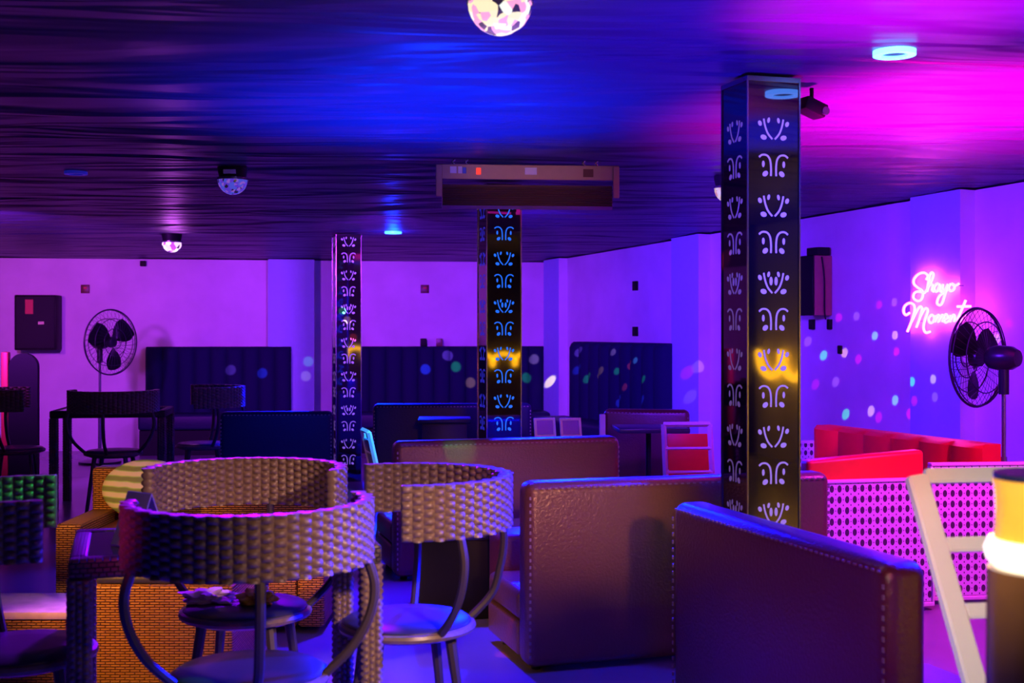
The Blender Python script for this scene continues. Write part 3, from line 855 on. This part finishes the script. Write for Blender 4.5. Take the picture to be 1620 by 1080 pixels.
# neon lettering
t0 = None
LET = {
 'S': [[(440,285),(458,245),(420,212),(360,225),(312,278),(310,330),(350,370),(395,400),(405,450),(385,500),(345,512),(305,480),(312,432),(350,412),(425,425)]],
 'h': [[(425,425),(462,370),(500,290),(518,230),(500,208),(480,235),(462,320),(448,415)], [(450,410),(470,350),(497,335),(510,350),(502,395),(520,412)]],
 'a': [[(586,340),(556,328),(528,362),(530,402),(556,408),(588,345)], [(588,345),(582,400),(602,410)]],
 'y': [[(620,332),(614,385),(636,402),(672,335)], [(672,335),(645,430),(608,540),(575,556),(556,528),(582,460),(660,400)]],
 'o': [[(702,330),(680,368),(698,405),(734,392),(742,348),(712,326),(745,350),(790,328)]],
 'M': [[(262,640),(225,662),(200,630),(210,570),(260,535),(308,555),(315,620),(280,740),(240,840)], [(285,735),(340,620),(375,572),(395,600),(370,700),(335,795)],
       [(368,702),(412,612),(440,590),(457,620),(425,720),(412,800),(435,850),(482,840)]],
 'o2': [[(496,660),(466,700),(480,745),(515,735),(526,685),(498,658)]],
 'm': [[(540,665),(532,738),(548,690),(568,662),(580,680),(572,738),(590,690),(610,662),(622,680),(614,738)]],
 'e': [[(632,712),(668,690),(655,655),(632,672),(628,720),(650,742),(688,722)]],
 'n': [[(700,662),(692,738),(710,690),(732,660),(745,680),(738,735)]],
 't': [[(862,505),(805,640),(775,712),(795,735),(860,668)], [(772,572),(915,570)]],
}
NO = .155
s_c, pc = hitR(1482, NO)
cz = EYE+(HOR-478)*pc.y/F
t0 = thing('neon_sign', 'pink-white neon script sign glowing on the right wall', 'neon sign', (pc.x, pc.y, cz), RROT)
for key in ('S', 'h', 'a', 'y', 'o', 'M', 'o2', 'm', 'e', 'n', 't'):
    bm = BM()
    for st in LET[key]:
        pts = []
        for (u, v) in st:
            px = 1400+u/6.75; py = 400+v/6.75
            s, p_ = hitR(px, NO); z = EYE+(HOR-py)*p_.y/F
            pts.append((s-s_c, 0, z-cz))
        tube(bm, catmull(pts, 5), .0085, 8)
    obj('neon_letter', bm, 'neon', t0, 60)
bm = BM()
for x, z in ((-.2, .1), (.2, .1), (-.15, -.12), (.22, -.08)):
    tube(bm, [(x, .0, z), (x, .034, z)], .004, 6)
obj('wall_pin', bm, 'metal', t0)

# yellow neon loops on the walls behind the camera (seen as reflections in the pillars)
bm = BM(); pts = []
for i in range(140):
    u = i/139
    pts.append((3.9+2.7*u+.10*math.sin(44*u), YF+.05, .86+.085*math.cos(44*u)))
tube(bm, pts, .035, 6)
tag(obj('yellow_neon_wave', bm, 'neon_y'), 'looping yellow neon tube on the wall behind the viewer', 'neon light')
bm = BM(); pts = []
for i in range(90):
    u = i/89; p_ = RW0+RT*(sR-.25-1.9*u+.12*math.sin(20*u))+RN*.06
    pts.append((p_.x, p_.y, .95+.12*math.cos(20*u)))
tube(bm, pts, .04, 6)
tag(obj('yellow_neon_wave', bm, 'neon_y'), 'looping yellow neon tube on the right wall beside the viewer', 'neon light')

# ------------------------------------------------------------------ ceiling things
def dome(label, px, Y, r, m, base_m='black', lbl=False):
    x = (px-810)*Y/F
    t = thing('disco_light', label, 'disco light', (x, Y, zc(Y)+.018), 0, 'half-dome disco lights on the ceiling')
    bm = BM(); lathe(bm, [(0, 0), (r*.98, 0), (r*.98, -.02), (r*.86, -.068), (0, -.068)], 32); obj('base', bm, base_m, t)
    bm = BM(); lathe(bm, [(r*1.02, -.066), (r*1.02, -.078), (r*.9, -.078), (r*.9, -.066)], 32); obj('rim', bm, 'metal', t)
    bm = BM(); prof = [(0, -.079)]+[(r*.97*math.cos(PI/2*k/7), -.079-r*.95*math.sin(PI/2*k/7)) for k in range(8)]
    lathe(bm, prof, 20); obj('crystal_dome', bm, m, t, 5)
    if lbl:
        bm = BM(); box(bm, -.033, .033, -r*.98-.004, -r*.80, -.050, -.028); obj('white_label', bm, 'sticker', t)
    return t
dome('large cream and pink glowing disco dome at the top of the frame', 791, 3.55, .093, 'd1')
dome('violet disco dome with a white label, left of the ceiling light bar', 368, 7.1, .085, 'd2', lbl=True)
dome('small pink-white glowing disco dome near the back wall at left', 272, 10.98, .088, 'd3')
dome('disco dome mostly hidden behind the nearest pillar', 1153, 7.45, .088, 'd4')
def ringlamp(label, px, Y, r, m):
    x = (px-810)*Y/F
    t = thing('ring_light', label, 'ceiling light', (x, Y, zc(Y)+.018), 0, 'round ceiling ring lights')
    bm = BM(); lathe(bm, [(r*.62, -.002), (r*.62, -.020), (r, -.020), (r, -.002), (r*.62, -.002)], 36); obj('lit_ring', bm, m, t)
    bm = BM(); lathe(bm, [(0, .0), (r*.6, .0), (r*.6, -.012), (0, -.012)], 32); obj('centre_plate', bm, 'navy', t)
    return t
ringlamp('bright cyan-white ring light on the magenta ceiling right of the nearest pillar', 1415, 4.41, .073, 'ring')
ringlamp('small bright blue ring light right of the farthest pillar', 622, 10.77, .072, 'ring2')
ringlamp('faint dark blue ring light on the dark left ceiling', 120, 7.28, .065, 'ring3')

# LED bar
A = P(690, 262, 6.75); 
t = thing('ceiling_light_bar', 'brown and black metal light bar hanging under the ceiling, centre', 'light bar', (-.405, 6.72, zc(6.75)), R(5))
Lb = .985
bm = BM(); box(bm, 0, Lb, 0, .012, -.105, -.025, .003, 1); obj('front_plate', bm, 'brownplate', t)
for x in (0, Lb-.034):
    bm = BM(); box(bm, x, x+.034, -.012, -.001, -.20, -.03, .003, 1); obj('side_arm', bm, 'brownplate', t)
bm = BM()
prof = []
ny_ = 9
pts = [(.0, -.115)]
for i in range(ny_):
    f = i/ny_; pts += [(.012+.11*f*0-.0, -.125-.012*i), (-.006, -.131-.012*i)]
body = [(y_, z_-.018) for y_, z_ in [(.13, -.115)]+pts+[(.01, -.245), (.13, -.225)]]
a_ = [bm.verts.new((.036, y, z)) for y, z in body]; b_ = [bm.verts.new((Lb-.036, y, z)) for y, z in body]
k_ = len(body)
for i in range(k_): bm.faces.new((a_[i], a_[(i+1) % k_], b_[(i+1) % k_], b_[i]))
bm.faces.new(a_[::-1]); bm.faces.new(b_); bmesh.ops.recalc_face_normals(bm, faces=bm.faces[:])
obj('ribbed_housing', bm, 'rib', t, 10)
for x in (.10, .17, .80, .87):
    bm = BM(); tube(bm, [(x, .006, -.026), (x-.012, .004, -.012), (x, .006, .0)], .006, 6); obj('hook', bm, 'metal', t)
for (x0_, x1_, z0_, z1_, m_, nm) in ((.075, .110, -.075, -.038, 'sticker', 'white_switch'), (.118, .140, -.075, -.038, 'sticker', 'white_switch'), (.142, .162, -.075, -.042, 'sticker_blue', 'blue_socket'),
                                (.215, .240, -.080, -.045, 'redled', 'red_indicator'), (.475, .54, -.078, -.040, 'sticker', 'paper_label'), (.79, .845, -.088, -.045, 'socket', 'power_socket')):
    bm = BM(); box(bm, x0_, x1_, -.004, -.0005, z0_, z1_, .001, 1); obj(nm, bm, m_, t)
# projector beside the pillar top
t = thing('ceiling_projector', 'small black projector lamp clamped at the nearest pillar top', 'projector', (P(1284, 140, 4.95).x, 4.95, zc(4.95)), R(20))
bm = BM(); tube(bm, [(0, 0, 0), (0, 0, -.06)], .008, 8); obj('mount_stem', bm, 'black', t)
bm = BM(); box(bm, -.045, .055, -.04, .04, -.045, .01, .008, 2, Matrix.Translation((0, 0, -.06)) @ Matrix.Rotation(R(20), 4, 'Y')); obj('lamp_body', bm, 'black', t)
bm = BM(); lathe(bm, [(0, 0), (.016, 0), (.016, .01), (0, .01)], 14, Matrix.Translation((.03, -.045, -.095)) @ Matrix.Rotation(PI/2, 4, 'X')); obj('lens', bm, 'metal', t)

# ------------------------------------------------------------------ amber lamp at right
t = thing('amber_lamp', 'dark amber cylindrical lamp with glowing yellow top at the right frame edge', 'lamp', (.807, 1.9, 0))
bm = BM(); lathe(bm, [(0, 0), (.11, 0), (.11, .02), (.092, .04), (.090, .5), (.089, .80), (.088, .94), (0, .94)], 36); obj('lacquered_stand', bm, 'amberbody', t)
bm = BM(); lathe(bm, [(0, .941), (.078, .941), (.09, .955), (.093, .97), (.086, .985), (0, .985)], 36); obj('glowing_band', bm, 'hot', t)
bm = BM(); lathe(bm, [(.0, .986), (.078, .986), (.075, 1.03), (.077, 1.06), (.080, 1.075), (0, 1.075)], 36); obj('amber_glass', bm, 'amberglass', t)
bm = BM(); lathe(bm, [(0, 1.076), (.079, 1.076), (.079, 1.084), (.03, 1.088), (0, 1.088)], 36); obj('cap', bm, 'navy', t)

# ------------------------------------------------------------------ lights
def light(kind, name, loc, target, energy, col, size=60, blend=.6, radius=.06, spec=1):
    l = bpy.data.lights.new(name, kind); l.energy = energy; l.color = col
    if kind == 'SPOT': l.spot_size = R(size); l.spot_blend = blend
    l.shadow_soft_size = radius; l.specular_factor = spec
    o = bpy.data.objects.new(name, l); COL.objects.link(o); o.location = loc
    if target is not None:
        d_ = Vector(target)-Vector(loc); o.rotation_euler = d_.to_track_quat('-Z', 'Y').to_euler()
    return o
VIO = (.42, .02, 1); PUR = (.62, .015, 1); MAG = (1, .0, .55); BLU = (.02, .02, 1); WARM = (1, .52, .28)
# violet wash on the back wall and the right wall
light('SPOT', 'purple_wash', (-3.9, 8.6, 1.9), (-3.9, 13.6, .9), 620, (.44, .035, 1), 88, 1, .1)
light('SPOT', 'purple_wash', (-1.0, 9.0, 1.9), (-1.1, 13.9, .9), 560, (.40, .03, 1), 82, 1, .1)
light('SPOT', 'blue_wash', (-.3, 8.6, 1.9), (1.6, 12.0, 1.0), 640, (.13, .012, 1), 95, 1, .1)
light('SPOT', 'blue_wash', (.75, 6.2, 1.9), (3.0, 9.3, 1.0), 540, (.12, .010, 1), 95, 1, .1)
light('SPOT', 'pink_wash', (2.4, 3.0, 1.9), (3.6, 7.2, 1.2), 240, (.50, .01, 1), 62, 1, .1)
light('SPOT', 'pink_wash', (-4.9, 9.6, 1.9), (-5.2, 13.5, 1.7), 110, (1, .12, .5), 70, 1, .1)
# ceiling up-lights
light('SPOT', 'magenta_uplight', (1.9, 5.0, .75), (1.95, 5.5, 2.2), 3600, (1, .0, .46), 88, 1, .08)
light('SPOT', 'magenta_uplight', (1.05, 3.3, .9), (1.2, 3.75, 2.2), 1500, (1, .0, .55), 50, 1, .08)
light('SPOT', 'blue_uplight', (-.35, 5.6, .85), (-.35, 5.5, 2.2), 900, (.0, .025, 1), 96, 1, .08)
light('SPOT', 'blue_uplight', (2.3, 3.2, .8), (2.25, 3.45, 2.2), 2600, (.0, .01, 1), 62, 1, .08)
light('SPOT', 'blue_uplight', (.7, 3.8, .9), (.6, 4.2, 2.2), 330, (.05, .0, 1), 110, 1, .08)
# blue light from above on the seating
light('SPOT', 'blue_downlight', (1.334, 4.41, 2.18), (1.1, 4.3, 0), 200, (.0, .008, 1), 120, .7, .06)
light('SPOT', 'blue_downlight', (.3, 9.3, 2.1), (.1, 6.9, .7), 5200, (.0, .003, 1), 44, .7, .08)
light('SPOT', 'blue_downlight', (1.3, 7.4, 2.12), (.7, 5.0, .7), 5200, (.0, .003, 1), 46, .7, .08)
light('SPOT', 'blue_downlight', (2.75, 4.7, 2.15), (.9, 3.7, .7), 6500, (.0, .003, 1), 38, .7, .08)
light('SPOT', 'blue_downlight', (-.4, 6.2, 2.15), (-.35, 5.5, 0), 900, (.03, .003, 1), 62, .7, .08)
light('SPOT', 'blue_downlight', (-1.6, 12.6, 2.0), (-1.0, 9.6, .6), 4200, (.0, .006, 1), 50, .7, .08)
light('SPOT', 'violet_downlight', (-1.2, 6.0, 2.15), (-1.0, 3.9, .5), 600, (.25, .0, 1), 58, .7, .08)
light('SPOT', 'magenta_downlight', (2.5, 4.8, 2.1), (2.3, 5.4, 0), 260, (1, .03, .8), 90, .7, .08)
light('SPOT', 'blue_fill_light', (-1.3, 4.6, 2.1), (-1.6, 8.85, .4), 260, (.0, .02, 1), 26, 1, .08)  # unseen fill added to lift the navy sofa's front
light('SPOT', 'cyan_beam_light', (-.2, 6.3, 2.12), (-.80, 7.62, .60), 700, (.0, .30, 1), 14, .6, .03)
# warm light from behind the camera, with unseen fill spots added for single pieces
light('SPOT', 'warm_fill_light', (1.3, -.9, 1.9), (.30, 4.8, .66), 560, (1, .40, .18), 10, 1, .12)
light('SPOT', 'warm_fill_light', (.5, -.9, 1.9), (.0, 6.5, .6), 400, (1, .26, .20), 14, 1, .15)
light('SPOT', 'red_fill_light', (.2, .9, 1.6), (.86, 3.4, .55), 60, (1, .04, .12), 20, 1, .1)
light('SPOT', 'warm_fill_light', (1.1, 1.2, 1.9), (-.24, 3.25, .78), 480, (1, .56, .40), 26, 1, .06)
light('SPOT', 'warm_fill_light', (-2.9, 3.4, 1.3), (-1.1, 4.8, .2), 300, (1, .40, .05), 28, .8, .08)
light('SPOT', 'warm_fill_light', (-2.4, 3.0, 1.7), (-.95, 5.35, .25), 330, (1, .40, .05), 16, .8, .08)
light('SPOT', 'warm_fill_light', (-2.7, 3.4, 1.5), (-1.75, 5.8, .55), 190, (1, .42, .08), 20, .8, .08)
light('SPOT', 'warm_fill_light', (-.4, 1.6, 1.9), (-.85, 4.1, .85), 85, (1, .45, .22), 17, 1, .06)
light('SPOT', 'warm_fill_light', (-.3, .6, 1.6), (1.12, 2.68, .74), 230, (1, .80, .74), 18, .8, .06)
light('SPOT', 'warm_fill_light', (.1, .8, 1.2), (.08, 6.7, 2.15), 260, (1, .5, .38), 10, 1, .1)
light('SPOT', 'pink_fill_light', (-1.5, 1.4, 1.7), (-.98, 3.12, .8), 110, (1, .04, .45), 9, 1, .06)
light('POINT', 'ring_glow', (-1.01, 10.77, 2.06), None, 14, (.0, .02, 1), radius=.04)
light('POINT', 'lamp_glow', (.80, 2.10, 1.02), None, .9, (1, .5, .12), radius=.04)
light('POINT', 'dome_glow', (-.03, 3.55, 1.95), None, 5, (1, .5, .8), radius=.05)
light('POINT', 'dome_glow', (-2.95, 10.98, 1.85), None, 5, (.7, .1, 1), radius=.05)

# disco beams: small coloured beams from the domes and one bare source
CC = {'g': (.02, 1, .18), 'c': (.2, .8, 1), 'o': (1, .5, .15), 'm': (1, .0, .55), 'v': (.6, .2, 1), 'b': (.05, .1, 1), 'r': (1, .08, .06), 'w': (1, .55, .7)}
def beam(src, dst, c, en, deg=2.3):
    s = Vector(src); d_ = (Vector(dst)-s); dist = d_.length; d_.normalize()
    s = s+d_*.13
    light('SPOT', 'disco_beam', s, dst, en*(dist/3.5)**2, CC[c], deg, .55, .004)
D4 = (1.20, 7.3, 1.93); D2 = (-1.57, 7.1, 2.03); D3 = (-2.95, 10.98, 1.88); D1 = (-.035, 3.55, 2.10); D5 = (.6, 10.0, 1.95)
for px, py, c, e_ in ((1303,562,'g',1),(1384,531,'c',1),(1416,530,'o',1),(1336,558,'o',1),(1338,655,'g',1),(1416,633,'c',1),(1461,619,'g',1),(1497,615,'o',1),
        (1378,650,'w',1),(1327,502,'m',.6),(1391,482,'m',.6),(1358,568,'m',.7),(1418,556,'m',.8),(1439,654,'m',.8),(1465,651,'m',.8),(1290,608,'m',.5),(1322,604,'v',.5),
        (1500,645,'v',.5),(1355,500,'v',.5),(1415,478,'v',.5),(1278,540,'v',.5),(1577,535,'o',.8),(1596,511,'m',.6),(1390,660,'m',.6),
        (1085,600,'m',.8),(1103,590,'v',.6),(1090,640,'v',.4)):
    _, p_ = hitR(px, 0); q = Vector((p_.x, p_.y, EYE+(HOR-py)*p_.y/F)); beam(D4, q, c, 420*e_, 1.9)
for px, py, c in ((845,568,'w'),(915,555,'v'),(912,584,'b'),(833,597,'g'),(868,612,'o'),(970,557,'w'),(975,585,'g'),(995,575,'r'),(1005,570,'c'),(1018,600,'g'),(978,632,'b'),(1016,632,'b'),(988,612,'r'),(928,597,'g'),(950,587,'o')):
    _, p_ = hitR(px, .22) if px > 890 else hitB(px, .22)
    q = Vector((p_.x, p_.y, EYE+(HOR-py)*p_.y/F)); beam(D5, q, c, 2600, 1.8)
for px, py, c, e_ in ((487,570,'c',.03),(483,593,'w',.03),(613,565,'g',1),(721,580,'g',1),(624,584,'w',1),(673,584,'b',1.5),(708,562,'v',1),(744,605,'o',1),(637,622,'r',.6),(415,590,'b',1),(365,585,'v',.6),(540,560,'w',.008)):
    _, p_ = hitB(px, .22); q = Vector((p_.x, p_.y, EYE+(HOR-py)*p_.y/F)); beam(D2, q, c, 3000*e_, 1.1)
for px, py, Y, c, e_, dg in ((727,707,6.6,'g',1,3.5),(1050,793,4.25,'g',.6,2.5),(665,780,3.55,'g',.8,3),(952,1058,4.5,'g',.4,3),(262,750,3.85,'o',1,5),(60,785,3.62,'g',1.6,9),(430,1052,3.1,'r',1,5),
        (300,1055,3.05,'g',1,5),(185,810,3.15,'m',.8,5),(1290,848,3.6,'c',.5,2),(590,752,3.9,'r',1,3),(565,735,9,'c',1,1.6),(1440,690,7,'r',.8,3),(1300,690,7.6,'r',.8,4),(755,745,3.5,'m',.8,5),(797,938,4.85,'r',2.2,2.2),(412,935,3.95,'o',2,2.4),(345,935,3.97,'w',1,2.6)):  # seat edge and packet beams are added to brighten them
    beam(D1, P(px, py, Y), c, 200*e_, dg)

w = bpy.data.worlds.new('night'); SC.world = w; w.use_nodes = True
w.node_tree.nodes['Background'].inputs[0].default_value = (.02, .01, .05, 1)
w.node_tree.nodes['Background'].inputs[1].default_value = .3

cam = bpy.data.cameras.new('camera'); co = bpy.data.objects.new('camera', cam); COL.objects.link(co)
co.location = (0, 0, EYE); co.rotation_euler = (PI/2, 0, 0)
cam.sensor_width = 36; cam.lens = F/1620*36; cam.shift_y = -19/1620
cam.clip_start = .05
cam.dof.use_dof = True; cam.dof.focus_distance = 6.5; cam.dof.aperture_fstop = 4.5
SC.camera = co
SC.view_settings.view_transform = 'Standard'; SC.view_settings.look = 'None'
SC.view_settings.gamma = 1; SC.view_settings.use_curve_mapping = False
SC.view_settings.exposure = 0.0
